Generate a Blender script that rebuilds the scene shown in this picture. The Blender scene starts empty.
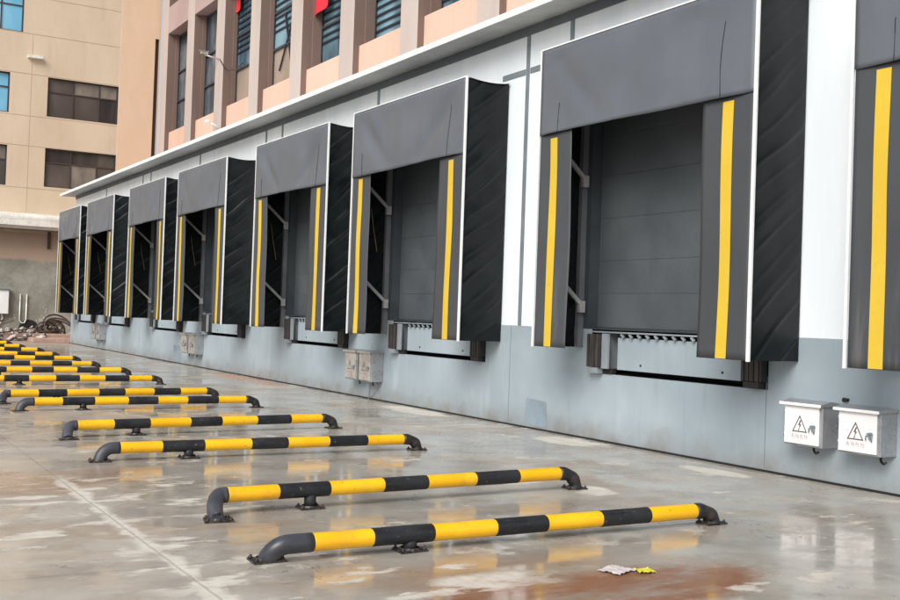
import bpy, bmesh, math, random
from mathutils import Vector, Matrix, noise
C = bpy.context.scene.collection
sc = bpy.context.scene
R = math.radians
WX = 8.683          # x of the dock wall; the wall runs along y, the yard lies at smaller x
PJ = 0.73           # how far the dock shelters stand out

# ------------------------------------------------------------------ materials
class NT:
    def __init__(s, name):
        s.m = bpy.data.materials.new(name); s.m.use_nodes = True
        s.t = s.m.node_tree; s.n = s.t.nodes; s.b = s.n['Principled BSDF']
        s.geo = None
    def new(s, ty, **kw):
        n = s.n.new(ty)
        for k, v in kw.items(): setattr(n, k, v)
        return n
    def link(s, a, b): s.t.links.new(a, b)
    def setin(s, sock, v):
        if isinstance(v, bpy.types.NodeSocket): s.link(v, sock)
        elif isinstance(v, (tuple, list)) and len(v) == 3 and sock.type == 'RGBA': sock.default_value = (*v, 1)
        else: sock.default_value = v
    def pos(s):
        if not s.geo: s.geo = s.new('ShaderNodeNewGeometry')
        return s.geo.outputs['Position']
    def obj(s):
        return s.new('ShaderNodeTexCoord').outputs['Object']
    def noise(s, scale, detail=4, rough=.55, vec=None, sc3=None, dist=0):
        v = vec or s.pos()
        if sc3:
            mp = s.new('ShaderNodeMapping'); mp.inputs['Scale'].default_value = sc3
            s.link(v, mp.inputs['Vector']); v = mp.outputs['Vector']
        n = s.new('ShaderNodeTexNoise'); n.inputs['Scale'].default_value = scale
        n.inputs['Detail'].default_value = detail; n.inputs['Roughness'].default_value = rough
        n.inputs['Distortion'].default_value = dist
        s.link(v, n.inputs['Vector']); return n.outputs['Fac']
    def rng(s, v, a, b, c=0., d=1., smooth=True):
        n = s.new('ShaderNodeMapRange')
        if smooth: n.interpolation_type = 'SMOOTHSTEP'
        for i, x in enumerate((v, a, b, c, d)): s.setin(n.inputs[i], x)
        return n.outputs[0]
    def math(s, op, a, b=0., c=0.):
        n = s.new('ShaderNodeMath', operation=op)
        s.setin(n.inputs[0], a); s.setin(n.inputs[1], b)
        if op == 'MULTIPLY_ADD': s.setin(n.inputs[2], c)
        return n.outputs[0]
    def mix(s, f, a, b, mode='MIX'):
        n = s.new('ShaderNodeMix', data_type='RGBA', blend_type=mode)
        s.setin(n.inputs['Factor'], f); s.setin(n.inputs['A'], a); s.setin(n.inputs['B'], b)
        return n.outputs['Result']
    def bump(s, h, strength=.3, dist=.01):
        n = s.new('ShaderNodeBump'); n.inputs['Strength'].default_value = strength
        n.inputs['Distance'].default_value = dist
        s.link(h, n.inputs['Height']); s.link(n.outputs['Normal'], s.b.inputs['Normal'])
    def set(s, **kw):
        names = dict(col='Base Color', rough='Roughness', metal='Metallic', ior='IOR', coat='Coat Weight',
                     coatr='Coat Roughness', sheen='Sheen Weight', spec='Specular IOR Level', alpha='Alpha')
        for k, v in kw.items(): s.setin(s.b.inputs[names[k]], v)
        return s
    def xyz(s, v=None):
        n = s.new('ShaderNodeSeparateXYZ'); s.link(v or s.pos(), n.inputs[0]); return n.outputs

def paint(name, col, rough=.5, var=.12, scale=3, metal=0, fine=40, bump=.0, spec=.5, rv=.12, dirt=None, dirt_amt=.3):
    m = NT(name)
    n1 = m.noise(scale, 5); n2 = m.noise(fine, 3)
    f = m.math('ADD', m.math('MULTIPLY', n1, .7), m.math('MULTIPLY', n2, .3))
    lo = tuple(c*(1-var) for c in col); hi = tuple(min(1, c*(1+var)) for c in col)
    c = m.mix(m.rng(f, .3, .7), lo, hi)
    if dirt:
        d = m.rng(m.noise(scale*2.3, 6, .7), .5, .75, 0, dirt_amt)
        c = m.mix(d, c, dirt)
    m.set(col=c, rough=m.rng(n1, .3, .7, max(.02, rough-rv), min(1, rough+rv)), metal=metal, spec=spec)
    if bump: m.bump(n2, bump, .004)
    return m.m

M = {}
def mats():
    # --- white cladding, bluish
    m = NT('white_cladding')
    st = m.noise(1.0, 5, .6, sc3=(1, 3.0, .35))
    c = m.mix(m.rng(st, .35, .75), (.74, .80, .845), (.82, .865, .90))
    m.set(col=c, rough=.38); M['white'] = m.m
    # --- blue-grey plinth wall
    m = NT('plinth_wall')
    z = m.xyz()[2]
    st = m.noise(1.0, 6, .6, sc3=(1, 2.4, .4)); bl = m.noise(.55, 4, .6)
    c = m.mix(m.rng(bl, .32, .7), (.27, .33, .372), (.34, .402, .447))
    c = m.mix(m.rng(st, .55, .8, 0, .45), c, (.46, .53, .575))
    st2 = m.noise(1.7, 6, .65, sc3=(1, 4.5, .3))
    c = m.mix(m.rng(st2, .56, .8, 0, .45), c, (.17, .215, .25))
    foot = m.math('MULTIPLY', m.rng(m.math('SUBTRACT', z, m.math('MULTIPLY', m.noise(3.5, 6, .7), .35)), -.22, .22, 1, 0), m.rng(m.noise(2.2, 5), .3, .7, .35, .95))
    c = m.mix(foot, c, (.19, .185, .17))
    spl = m.math('MULTIPLY', m.rng(m.noise(9, 6, .8), .62, .72, 0, .5), m.rng(z, .1, .9, 1, .2))
    c = m.mix(spl, c, (.5, .53, .54))
    scr = m.math('MULTIPLY', m.rng(m.noise(1.0, 6, .75, sc3=(1, 1.2, 9)), .64, .70, 0, .35), m.rng(m.noise(.8, 3), .45, .6))
    c = m.mix(scr, c, (.14, .16, .175))
    m.set(col=c, rough=m.rng(bl, .3, .7, .38, .6)); m.bump(m.math('ADD', m.noise(30, 4), m.math('MULTIPLY', m.noise(1.1, 3), 3)), .10, .006); M['plinth'] = m.m
    # --- dark metal parts
    M['mullion'] = paint('mullion_grey', (.17, .205, .225), .45)
    M['soffit'] = paint('soffit_metal', (.58, .60, .60), .4, .15)
    M['fascia'] = paint('fascia_white', (.78, .80, .80), .4, .06)
    M['gutter'] = paint('gutter_dark', (.11, .13, .15), .5)
    M['trim'] = paint('white_trim', (.70, .72, .73), .35, .04)
    M['rawpost'] = paint('galvanised_frame', (.17, .18, .195), .5, .15, metal=.2)
    M['brace'] = paint('brace_steel', (.46, .46, .47), .45, .2, metal=.3)
    M['backing'] = paint('dark_slate', (.045, .055, .065), .5, .15)
    M['door'] = paint('door_slate', (.076, .088, .097), .42, .16, 1.2)
    M['rubber'] = paint('rubber', (.022, .022, .024), .55, .3)
    M['rust_rubber'] = paint('laminated_rubber', (.05, .043, .041), .6, .35, 12)
    M['patch'] = paint('patch_paint', (.22, .28, .325), .5, .15)
    M['steel'] = paint('steel_plate', (.30, .34, .37), .4, .15, metal=.3)
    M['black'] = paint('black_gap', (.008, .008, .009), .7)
    M['cable'] = paint('black_cable', (.015, .015, .016), .4)
    M['cord'] = paint('cord_tan', (.35, .28, .12), .6)
    # --- head curtain and leaves
    def pvc(name, col, var=.06, rough=.42):
        m = NT(name)
        n = m.noise(.9, 4, .55); f = m.noise(60, 2)
        c = m.mix(m.rng(n, .3, .7), tuple(x*(1-var) for x in col), tuple(x*(1+var) for x in col))
        d = m.math('MULTIPLY', m.rng(m.noise(1.2, 6, .65, sc3=(1, 5, .5)), .52, .8, 0, .45), m.rng(m.xyz()[2], 2.4, 1.2))
        c = m.mix(d, c, (.22, .21, .2))
        m.set(col=c, rough=m.rng(n, .3, .7, rough-.05, rough+.1))
        m.bump(m.math('ADD', m.math('MULTIPLY', n, .6), m.math('MULTIPLY', f, .06)), .18, .03)
        return m.m
    M['head'] = pvc('head_pvc', (.108, .121, .142))
    M['leaf'] = pvc('leaf_pvc', (.054, .059, .067), rough=.5)
    m = NT('side_pvc')
    sm = m.noise(2.5, 5, .6)
    m.set(col=m.mix(m.rng(sm, .35, .7), (.0025, .004, .005), (.006, .0085, .0095)), rough=m.rng(sm, .3, .7, .30, .42), spec=.30)
    m.bump(m.noise(9, 3, .5, sc3=(1, 1, 1)), .12, .01); M['side'] = m.m
    # worn stripe
    m = NT('stripe_yellow')
    w = m.rng(m.noise(14, 6, .75), .58, .72, 0, .45)
    c = m.mix(w, m.mix(m.noise(2.5, 4), (.58, .39, .025), (.68, .47, .045)), (.35, .25, .08))
    m.set(col=c, rough=.5); M['yellow_stripe'] = m.m
    # barrier paint
    m = NT('barrier_yellow')
    n = m.noise(3.2, 5); w = m.rng(m.noise(30, 6, .8), .615, .66, 0, .8)
    c = m.mix(m.rng(n, .3, .7), (.84, .43, .002), (.93, .52, .004))
    c = m.mix(m.rng(m.noise(5, 6, .7), .5, .75, 0, .5), c, (.50, .29, .05))
    c = m.mix(w, c, (.10, .07, .03))
    m.set(col=c, rough=m.rng(n, .3, .7, .28, .45), coat=.15); m.bump(m.noise(18, 4), .08, .004); M['by'] = m.m
    m = NT('barrier_black')
    n = m.noise(4.2, 5); w = m.rng(m.noise(26, 6, .8), .61, .66, 0, .7)
    c = m.mix(m.rng(n, .3, .7), (.010, .011, .015), (.022, .024, .028))
    c = m.mix(w, c, (.24, .20, .14))
    m.set(col=c, rough=m.rng(n, .3, .7, .35, .6), spec=.35); m.bump(m.noise(22, 4), .1, .004); M['bk'] = m.m
    m = NT('elbow_grey_rubber')
    n = m.noise(5, 5)
    c = m.mix(m.rng(n, .3, .7), (.030, .032, .042), (.062, .065, .080))
    m.set(col=c, rough=m.rng(n, .3, .7, .35, .55)); m.bump(m.noise(30, 4), .1, .003); M['elbow_l'] = m.m
    m = NT('elbow_black_rust')
    n = m.noise(9, 6, .7)
    c = m.mix(m.rng(n, .45, .7), (.012, .012, .014), (.045, .030, .026))
    m.set(col=c, rough=.45); m.bump(m.noise(30, 4), .2, .004); M['elbow_r'] = m.m
    m = NT('plate_grime')
    n = m.noise(26, 6, .7)
    c = m.mix(m.rng(n, .4, .65), (.010, .010, .011), (.07, .05, .042))
    m.set(col=c, rough=.4); m.bump(n, .4, .01); M['plate'] = m.m
    # cabinets
    M['cab_white'] = paint('cabinet_white', (.83, .83, .84), .3, .03, 4)
    M['cab_grey'] = paint('cabinet_stainless', (.36, .37, .385), .34, .16, 5, metal=.55)
    M['cab_door_grey'] = paint('cabinet_door_stainless', (.50, .49, .47), .34, .16, 5, metal=.5)
    M['sign_ink'] = paint('sign_ink', (.10, .06, .07), .5, .1)
    M['sign_text'] = paint('sign_text', (.42, .27, .28), .5, .1)
    # facades
    def wallm(name, a, b, sc3=(1, 1, .4)):
        m = NT(name)
        n = m.noise(.35, 6, .6, sc3=sc3); g = m.noise(12, 4)
        c = m.mix(m.rng(n, .3, .7), a, b)
        s2 = m.rng(m.noise(1.3, 6, .7, sc3=(1, 1, .12)), .52, .8, 0, .28)
        c = m.mix(s2, c, tuple(x*.55 for x in a)); c = m.mix(m.math('MULTIPLY', g, .12), c, (.2, .17, .14))
        m.set(col=c, rough=.8); return m.m
    M['far_beige'] = wallm('plaster_beige', (.52, .415, .30), (.61, .495, .375))
    M['far_peach'] = wallm('plaster_peach', (.60, .42, .29), (.68, .49, .36))
    M['spandrel'] = wallm('spandrel_peach', (.62, .41, .32), (.69, .48, .385))
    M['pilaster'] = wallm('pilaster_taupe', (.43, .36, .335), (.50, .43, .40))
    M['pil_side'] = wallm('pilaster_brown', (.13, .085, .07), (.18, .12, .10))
    M['beam'] = wallm('beam_mauve', (.37, .265, .255), (.43, .32, .31))
    M['joint'] = paint('joint_line', (.38, .30, .22), .8)
    # old stained concrete at the foot of the far building
    m = NT('stained_concrete')
    z = m.xyz()[2]
    n = m.noise(.5, 6, .7); n2 = m.noise(1.6, 7, .75)
    c = m.mix(m.rng(n, .35, .65), (.20, .195, .165), (.34, .33, .29))
    c = m.mix(m.rng(n2, .5, .75, 0, .6), c, (.12, .11, .095))
    wh = m.math('MULTIPLY', m.rng(m.noise(2.2, 6, .8), .58, .66, 0, .8), m.rng(z, 2.6, 1.4, 0, 1))
    c = m.mix(wh, c, (.55, .55, .51))
    up = m.rng(m.math('ADD', z, m.math('MULTIPLY', n, .5)), 3.55, 3.7)
    c = m.mix(up, c, m.mix(n, (.34, .26, .20), (.44, .33, .25)))
    m.set(col=c, rough=.85); M['stained'] = m.m
    # glass
    def glass(name, a, b, scale=.5, rough=.04):  # reflective window glass
        m = NT(name); n = m.noise(scale, 3, .5, sc3=(1, 1, .5))
        m.set(col=m.mix(m.rng(n, .35, .65), a, b), rough=rough, spec=.6); m.bump(m.noise(.9, 2), .05, .05)
        return m.m
    M['glass_blue'] = glass('glass_blue', (.03, .07, .10), (.22, .37, .45), rough=.12)  # pale blue tone is reflected sky painted into the colour
    M['glass_grey'] = glass('glass_grey', (.05, .065, .08), (.15, .17, .19), 1.2, rough=.15)
    M['glass_beige'] = glass('glass_blind', (.30, .24, .19), (.38, .31, .25), rough=.2)
    M['glass_sky'] = glass('glass_sky_blue', (.15, .42, .62), (.25, .52, .70), .5, rough=.15)
    M['glass_brown'] = glass('glass_brown', (.07, .058, .052), (.12, .10, .09), .7, rough=.12)  # lighter noise tone imitates reflections on the panes
    M['glass_curtain'] = glass('glass_curtain', (.14, .12, .10), (.22, .19, .165), 1.5, rough=.2)
    M['glass_dim'] = glass('glass_dim', (.035, .03, .03), (.06, .05, .045), .7, rough=.08)
    M['frame'] = paint('window_frame', (.045, .048, .055), .5)
    M['frame_brown'] = paint('window_frame_brown', (.05, .035, .030), .5)
    M['slat'] = paint('slat_dark', (.015, .02, .035), .6)
    M['red'] = paint('red_cloth', (.65, .02, .035), .7)
    M['canopy'] = paint('canopy_sheet', (.80, .80, .74), .3, .1, metal=.3)
    M['canopy_under_shade'] = paint('canopy_under_shade', (.22, .19, .16), .7)  # darker tone puts the canopy's underside shading into the colour
    M['pink'] = paint('pink_tarp', (.55, .40, .37), .7, .15)
    M['brick'] = paint('pinkish_block', (.40, .27, .22), .85, .25, 6, bump=.3)
    M['coil'] = paint('coil_brown', (.065, .04, .03), .6, .4, 9)
    M['yel_plastic'] = paint('yellow_wrapper', (.74, .68, .04), .35, .1)
    m = NT('clear_wrapper'); m.set(col=m.mix(m.noise(30, 3), (.62, .50, .50), (.75, .72, .72)), rough=.25)
    M['wrapper'] = m.m
    m = NT('rubble'); n = m.noise(3.5, 4, .7)
    m.set(col=m.mix(m.rng(n, .42, .6), (.07, .05, .04), (.62, .58, .54)), rough=.9); M['rubble'] = m.m

    # --- the wet yard
    m = NT('wet_concrete')
    P = m.pos(); X, Y, Z = m.xyz()
    warp = m.math('MULTIPLY', m.math('SUBTRACT', m.noise(1.4, 5, .65), .5), 1.5)
    warp2 = m.math('MULTIPLY', m.math('SUBTRACT', m.noise(1.1, 5, .65, sc3=(1.3, .9, 1)), .5), 1.6)
    def blob(cx, cy, rx, ry, edge=.35, w=1.0):
        dx = m.math('DIVIDE', m.math('SUBTRACT', X, cx), rx); dy = m.math('DIVIDE', m.math('SUBTRACT', Y, cy), ry)
        r2 = m.math('ADD', m.math('MULTIPLY', dx, dx), m.math('MULTIPLY', dy, dy))
        r = m.math('ADD', m.math('SQRT', r2), m.math('MULTIPLY', m.math('ADD', warp, warp2), w))
        return m.rng(r, 1-edge, 1+edge, 1, 0)
    def union(l):
        a = l[0]
        for b in l[1:]: a = m.math('MAXIMUM', a, b)
        return a
    big = m.noise(.22, 4, .55); med = m.noise(.9, 6, .62); fine = m.noise(7, 6, .7); grain = m.noise(60, 3, .6)
    streak = m.noise(.8, 5, .6, sc3=(.45, 1.9, 1))
    base = m.mix(m.rng(big, .35, .65), (.395, .375, .335), (.50, .475, .43))
    base = m.mix(m.rng(med, .35, .7, 0, .75), base, (.31, .275, .235))
    base = m.mix(m.rng(streak, .5, .75, 0, .5), base, (.45, .43, .395))
    base = m.mix(m.rng(m.noise(.55, 6, .68, sc3=(.7, 1.4, 1)), .48, .66, 0, .6), base, (.335, .25, .175))
    base = m.mix(m.rng(m.noise(1.6, 7, .72), .46, .60, 0, .42), base, (.235, .215, .19))
    base = m.mix(m.rng(fine, .5, .8, 0, .35), base, (.27, .25, .22))
    # brownish damp stain zones
    red = union([blob(3.95, 4.8, 1.2, .42, .22, .35), blob(3.35, 5.0, .45, .25, .3, .5)])
    tan = union([blob(3.4, 5.45, .8, .35, .5), blob(1.6, 9.6, 1.0, .7, .5), blob(8.35, 23.5, .35, 2.5, .4)])
    # dry whitish patches
    jx = m.math('ABSOLUTE', m.math('SUBTRACT', X, 1.9))
    jl = m.math('MULTIPLY', m.rng(m.math('ADD', jx, m.math('MULTIPLY', m.noise(2.1, 6, .65), .45)), .24, .31, 1, 0), m.rng(Y, 10.2, 9.5, 0, 1))
    scat = m.math('MULTIPLY', m.rng(m.noise(1.7, 6, .6, sc3=(.8, 1.25, 1)), .60, .67), m.rng(big, .3, .5, .2, 1))
    nearm = m.math('MULTIPLY', m.rng(m.noise(2.4, 5, .6, sc3=(.7, 1.5, 1)), .53, .62), union([blob(2.4, 8.6, .8, 1.0, .4, .4), blob(2.3, 6.3, .9, .9, .4, .4), blob(1.3, 8.4, 1.0, 1.6, .4, .4), blob(3.0, 5.4, .9, .5, .4, .4)]))
    white = union([jl, m.math('MULTIPLY', scat, m.rng(Y, 20, 11, .0, .8)), nearm, blob(8.3, 15.1, .26, 1.0, .3, .9), blob(8.25, 10.9, .32, .65, .25, 1.0),
                   blob(8.15, 8.25, .17, .42, .25, .9), blob(3.45, 5.3, .35, .12, .4, 1.2),
                   blob(6.1, 7.7, .2, .22, .3, 1.4), blob(5.7, 8.3, .2, .1, .3, 1.4)])
    orange = union([blob(8.25, 22.8, .32, 2.1, .25, .5)])
    # puddles (mirror-like) against merely damp surface
    pud = m.rng(m.noise(.42, 5, .55), .44, .50)
    pud = union([pud, blob(6.2, 5.0, 2.0, 1.3, .2, .4), blob(4.3, 4.9, 1.5, .6, .2, .4), blob(3.9, 6.9, 1.6, .7, .3, .5), blob(4.0, 9.2, 2.0, 1.3, .3, .5), blob(1.6, 9.9, 1.1, .7, .2, .4)])
    dryish = m.rng(m.noise(1.1, 6, .62), .52, .62)
    col = m.mix(m.math('MULTIPLY', tan, .6), base, (.31, .19, .105))
    col = m.mix(m.math('MULTIPLY', red, m.rng(m.noise(2.2, 6, .7, sc3=(.7, 1.8, 1)), .42, .66, 1.0, .35)), col, m.mix(med, (.17, .07, .035), (.36, .18, .10)))
    col = m.mix(m.math('MULTIPLY', white, m.rng(fine, .3, .6, .45, .9)), col, (.62, .59, .53))
    col = m.mix(m.math('MULTIPLY', orange, .7), col, (.50, .24, .15))
    # saw-cut joints
    def joint(s, p, w=.012):
        a = m.math('ABSOLUTE', m.math('SUBTRACT', m.math('ADD', s, m.math('MULTIPLY', fine, .02)), p)); return m.rng(a, w*.4, w, 1, 0)
    crk = m.math('ABSOLUTE', m.math('SUBTRACT', m.noise(.33, 7, .62), .5))
    col = m.mix(m.math('MULTIPLY', m.rng(crk, .0008, .0022, 1, 0), m.rng(m.noise(.9, 3), .5, .56, 0, .6)), col, (.10, .09, .08))
    grit = m.rng(m.noise(95, 2, .5), .70, .76, 0, .55)
    col = m.mix(grit, col, (.11, .10, .09))
    jn = union([joint(X, 1.9), joint(Y, 6.25, .008), joint(Y, 12.2, .012), joint(Y, 18.3, .014), joint(X, -3.5)])
    col = m.mix(m.math('MULTIPLY', jn, .35), col, (.09, .08, .07))
    wj = m.math('MULTIPLY', joint(Y, 6.215, .012), m.math('MULTIPLY', m.rng(X, 5.2, 5.5), m.rng(X, 6.1, 5.95)))
    col = m.mix(m.math('MULTIPLY', wj, .9), col, (.75, .74, .7))
    # far trafficked dusty zone
    dust = m.math('MULTIPLY', m.rng(Y, 38, 44), m.rng(med, .3, .6, .5, .9))
    col = m.mix(dust, col, (.36, .27, .22))
    rough = m.rng(pud, 0, 1, .30, .085)
    rough = m.math('ADD', rough, m.math('MULTIPLY', dryish, .10))
    rough = m.math('ADD', rough, m.math('MULTIPLY', white, .5))
    rough = m.math('ADD', rough, m.math('MULTIPLY', m.rng(m.noise(2.6, 7, .72, sc3=(.7, 1.3, 1)), .48, .60), .13))
    rough = m.math('ADD', rough, m.math('MULTIPLY', dust, .5))
    m.set(col=col, rough=rough, ior=1.45)
    h = m.math('ADD', m.math('MULTIPLY', m.noise(1.1, 3, .5), .42), m.math('MULTIPLY', m.math('MULTIPLY', grain, m.rng(pud, 0, 1, .018, .002)), 1.0))
    h = m.math('ADD', h, m.math('MULTIPLY', m.noise(6, 3), .012))
    m.bump(h, .20, .035)
    M['ground'] = m.m
mats()

# ------------------------------------------------------------------ geometry helpers
class MB:
    def __init__(s): s.bm = bmesh.new(); s.mats = []
    def mi(s, m):
        if m not in s.mats: s.mats.append(m)
        return s.mats.index(m)
    def quad(s, pts, m=None):
        f = s.bm.faces.new([s.bm.verts.new(p) for p in pts]); f.material_index = s.mi(m) if m else 0; return f
    def box(s, a, b, m=None, bev=0):
        x0, y0, z0 = [min(a[i], b[i]) for i in range(3)]; x1, y1, z1 = [max(a[i], b[i]) for i in range(3)]
        v = [s.bm.verts.new(p) for p in ((x0,y0,z0),(x1,y0,z0),(x1,y1,z0),(x0,y1,z0),(x0,y0,z1),(x1,y0,z1),(x1,y1,z1),(x0,y1,z1))]
        fs = [s.bm.faces.new([v[i] for i in q]) for q in ((3,2,1,0),(4,5,6,7),(0,1,5,4),(1,2,6,5),(2,3,7,6),(3,0,4,7))]
        if m:
            for f in fs: f.material_index = s.mi(m)
        if bev:
            es = list({e for f in fs for e in f.edges})
            bmesh.ops.bevel(s.bm, geom=es, offset=bev, segments=2, affect='EDGES', profile=.5, material=-1)
        return fs
    def bar(s, a, b, w, h=None, m=None):
        a = Vector(a); b = Vector(b); h = h or w; d = (b-a).normalized()
        u = d.cross(Vector((0,0,1)));
        if u.length < .01: u = d.cross(Vector((1,0,0)))
        u.normalize(); v = d.cross(u)
        vs = []
        for p in (a, b):
            for i, j in ((-1,-1),(1,-1),(1,1),(-1,1)): vs.append(s.bm.verts.new(p+u*i*w/2+v*j*h/2))
        for q in ((0,1,2,3),(7,6,5,4),(0,4,5,1),(1,5,6,2),(2,6,7,3),(3,7,4,0)):
            f = s.bm.faces.new([vs[i] for i in q])
            if m: f.material_index = s.mi(m)
    def tube(s, pts, r, seg=20, m=None, cap=True, matf=None):
        pts = [Vector(p) for p in pts]; rs = r if isinstance(r, (list, tuple)) else [r]*len(pts)
        rings = []; up = None
        for i, p in enumerate(pts):
            d = (pts[min(i+1, len(pts)-1)]-pts[max(i-1, 0)]).normalized()
            if up is None:
                up = Vector((0,0,1)) if abs(d.z) < .9 else Vector((1,0,0))
            u = d.cross(up); u.normalize(); up = u.cross(d).normalized()
            rings.append([s.bm.verts.new(p+(u*math.cos(t)+up*math.sin(t))*rs[i]) for t in [2*math.pi*k/seg for k in range(seg)]])
        for i in range(len(rings)-1):
            mm = matf(i) if matf else m
            for k in range(seg):
                f = s.bm.faces.new((rings[i][k], rings[i][(k+1)%seg], rings[i+1][(k+1)%seg], rings[i+1][k])); f.smooth = True
                if mm: f.material_index = s.mi(mm)
        if cap:
            for rg in (rings[0], rings[-1]):
                f = s.bm.faces.new(rg)
                if m: f.material_index = s.mi(m)
    def grid(s, fn, nu, nv, m=None):
        vs = [[s.bm.verts.new(fn(i/nu, j/nv)) for j in range(nv+1)] for i in range(nu+1)]
        for i in range(nu):
            for j in range(nv):
                f = s.bm.faces.new((vs[i][j], vs[i+1][j], vs[i+1][j+1], vs[i][j+1])); f.smooth = True
                if m: f.material_index = s.mi(m)
    def holes(s, axis, at, us, vs, holes, depth, m=None, mr=None):
        """wall sheet at x=at (axis 'x', u=y) or y=at (axis 'y', u=x), v=z, with holes (u0,u1,v0,v1) and reveals of the given depth"""
        P = (lambda u, v, d: (at+d, u, v)) if axis == 'x' else (lambda u, v, d: (u, at+d, v))
        U = sorted(set([us[0], us[1]]+[h[i] for h in holes for i in (0, 1)])); V = sorted(set([vs[0], vs[1]]+[h[i] for h in holes for i in (2, 3)]))
        U = [u for u in U if us[0]-1e-6 <= u <= us[1]+1e-6]; V = [v for v in V if vs[0]-1e-6 <= v <= vs[1]+1e-6]
        inh = lambda u, v: any(h[0] < u < h[1] and h[2] < v < h[3] for h in holes)
        for i in range(len(U)-1):
            for j in range(len(V)-1):
                if not inh((U[i]+U[i+1])/2, (V[j]+V[j+1])/2):
                    s.quad([P(U[i],V[j],0),P(U[i+1],V[j],0),P(U[i+1],V[j+1],0),P(U[i],V[j+1],0)], m)
        for u0, u1, v0, v1 in holes:
            u0, u1 = max(u0, us[0]), min(u1, us[1]); v0, v1 = max(v0, vs[0]), min(v1, vs[1])
            if u1 <= u0 or v1 <= v0: continue
            for a, b in (((u0,v0),(u1,v0)),((u1,v0),(u1,v1)),((u1,v1),(u0,v1)),((u0,v1),(u0,v0))):
                s.quad([P(*a,0),P(*b,0),P(*b,depth),P(*a,depth)], mr or m)
    def build(s, name, mat=None, parent=None, label=None):
        me = bpy.data.meshes.new(name)
        for q in (s.mats or [mat]): me.materials.append(M[q] if isinstance(q, str) else q)
        bmesh.ops.recalc_face_normals(s.bm, faces=s.bm.faces) if True else None
        s.bm.to_mesh(me); s.bm.free()
        o = bpy.data.objects.new(name, me); C.objects.link(o)
        if parent: o.parent = parent; o.matrix_parent_inverse = Matrix.Translation(-Vector(root_loc(parent)))
        if label: o['label'] = label
        return o
def root_loc(p):
    v = Vector((0,0,0))
    while p is not None:
        if p.parent is None: v += p.location
        p = p.parent
    return v
def empty(name, label, cat, loc=(0,0,0), group=None):
    o = bpy.data.objects.new(name, None); C.objects.link(o); o.location = loc; o.empty_display_size = .2
    o['label'] = label; o['category'] = cat
    if group: o['group'] = group
    return o
def tag(o, label, cat, group=None):
    o['label'] = label; o['category'] = cat
    if group: o['group'] = group
    return o
# parts are modelled in world coordinates; a thing's Empty sits at its base, so a part (and a sub-part, whose
# parent mesh has its origin carried along) only needs the inverse of that base offset
def fix_parent(o, parent):
    o.parent = parent
    o.matrix_parent_inverse = parent.matrix_world.inverted() if parent.matrix_world else Matrix()
def put(mb, name, mat, parent, label=None):
    o = mb.build(name, mat)
    o.parent = parent
    if parent.type == 'EMPTY': o.matrix_parent_inverse = Matrix.Translation(-Vector(parent.location))
    if label: o['label'] = label
    return o
def put_each(mb, name, mat, parent, label=None):
    bm = mb.bm; bm.verts.ensure_lookup_table(); seen = set(); out = []
    for v0 in bm.verts:
        if v0 in seen: continue
        st = [v0]; isl = []
        seen.add(v0)
        while st:
            v = st.pop(); isl.append(v)
            for e_ in v.link_edges:
                o_ = e_.other_vert(v)
                if o_ not in seen: seen.add(o_); st.append(o_)
        nb = MB(); nb.mats = list(mb.mats); mp = {v: nb.bm.verts.new(v.co) for v in isl}
        for f_ in {f_ for v in isl for f_ in v.link_faces}:
            g_ = nb.bm.faces.new([mp[v] for v in f_.verts]); g_.material_index = f_.material_index; g_.smooth = f_.smooth
        out.append(put(nb, name, mat, parent, label))
    bm.free(); return out
def nz(x, y, z=0): return noise.noise(Vector((x, y, z)))

# ------------------------------------------------------------------ ground
g = MB(); S = 400
def gy(v): return v
g.quad([(-S,-S,0),(S,-S,0),(S,S,0),(-S,S,0)])
gr = g.build('concrete_yard', 'ground'); gr['kind'] = 'structure'

# ------------------------------------------------------------------ dock building
ENDY = 43.45
SH = [  # (near y, far y)
    (2.80, 6.52), (7.65, 11.36), (13.18, 16.92), (17.95, 21.66), (23.52, 27.25), (28.42, 32.15), (34.05, 37.75), (38.85, 42.60)]
NAMES = ['nearest', 'second', 'third', 'fourth', 'fifth', 'sixth', 'seventh', 'farthest']
wh = empty('loading_dock_building', 'long white clad warehouse with blue-grey plinth, flat metal eave and eight dock doors', 'building', (WX, ENDY/2, 0))
YN = -14
rec = [(n+.43, n+3.42, .86, 1.42) for n, f in SH]
doors = [(n+.58, n+3.52, 1.42, 4.15) for n, f in SH]
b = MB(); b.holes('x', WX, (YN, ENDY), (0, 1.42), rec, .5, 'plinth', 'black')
b.quad([(WX, ENDY, 0), (13.5, ENDY, 0), (13.5, ENDY, 1.42), (WX, ENDY, 1.42)], 'plinth')
put(b, 'plinth_wall', None, wh)
b = MB()
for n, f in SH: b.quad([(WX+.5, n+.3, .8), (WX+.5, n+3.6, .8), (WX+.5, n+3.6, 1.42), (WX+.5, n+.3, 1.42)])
put_each(b, 'pit_shade', 'black', wh)  # black sheet behind the black reveals stands in for shade inside the pit
b = MB(); cx = WX+.012
b.holes('x', cx, (YN, ENDY), (1.425, 5.60), doors, .16, 'white', 'backing')
b.quad([(cx, ENDY-.003, 1.425), (13.5, ENDY-.003, 1.425), (13.5, ENDY-.003, 5.6), (cx, ENDY-.003, 5.6)], 'white')
b.quad([(WX, YN, 1.42), (WX, ENDY, 1.42), (cx, ENDY, 1.424), (cx, YN, 1.424)], 'plinth')
put(b, 'cladding', None, wh)
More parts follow.
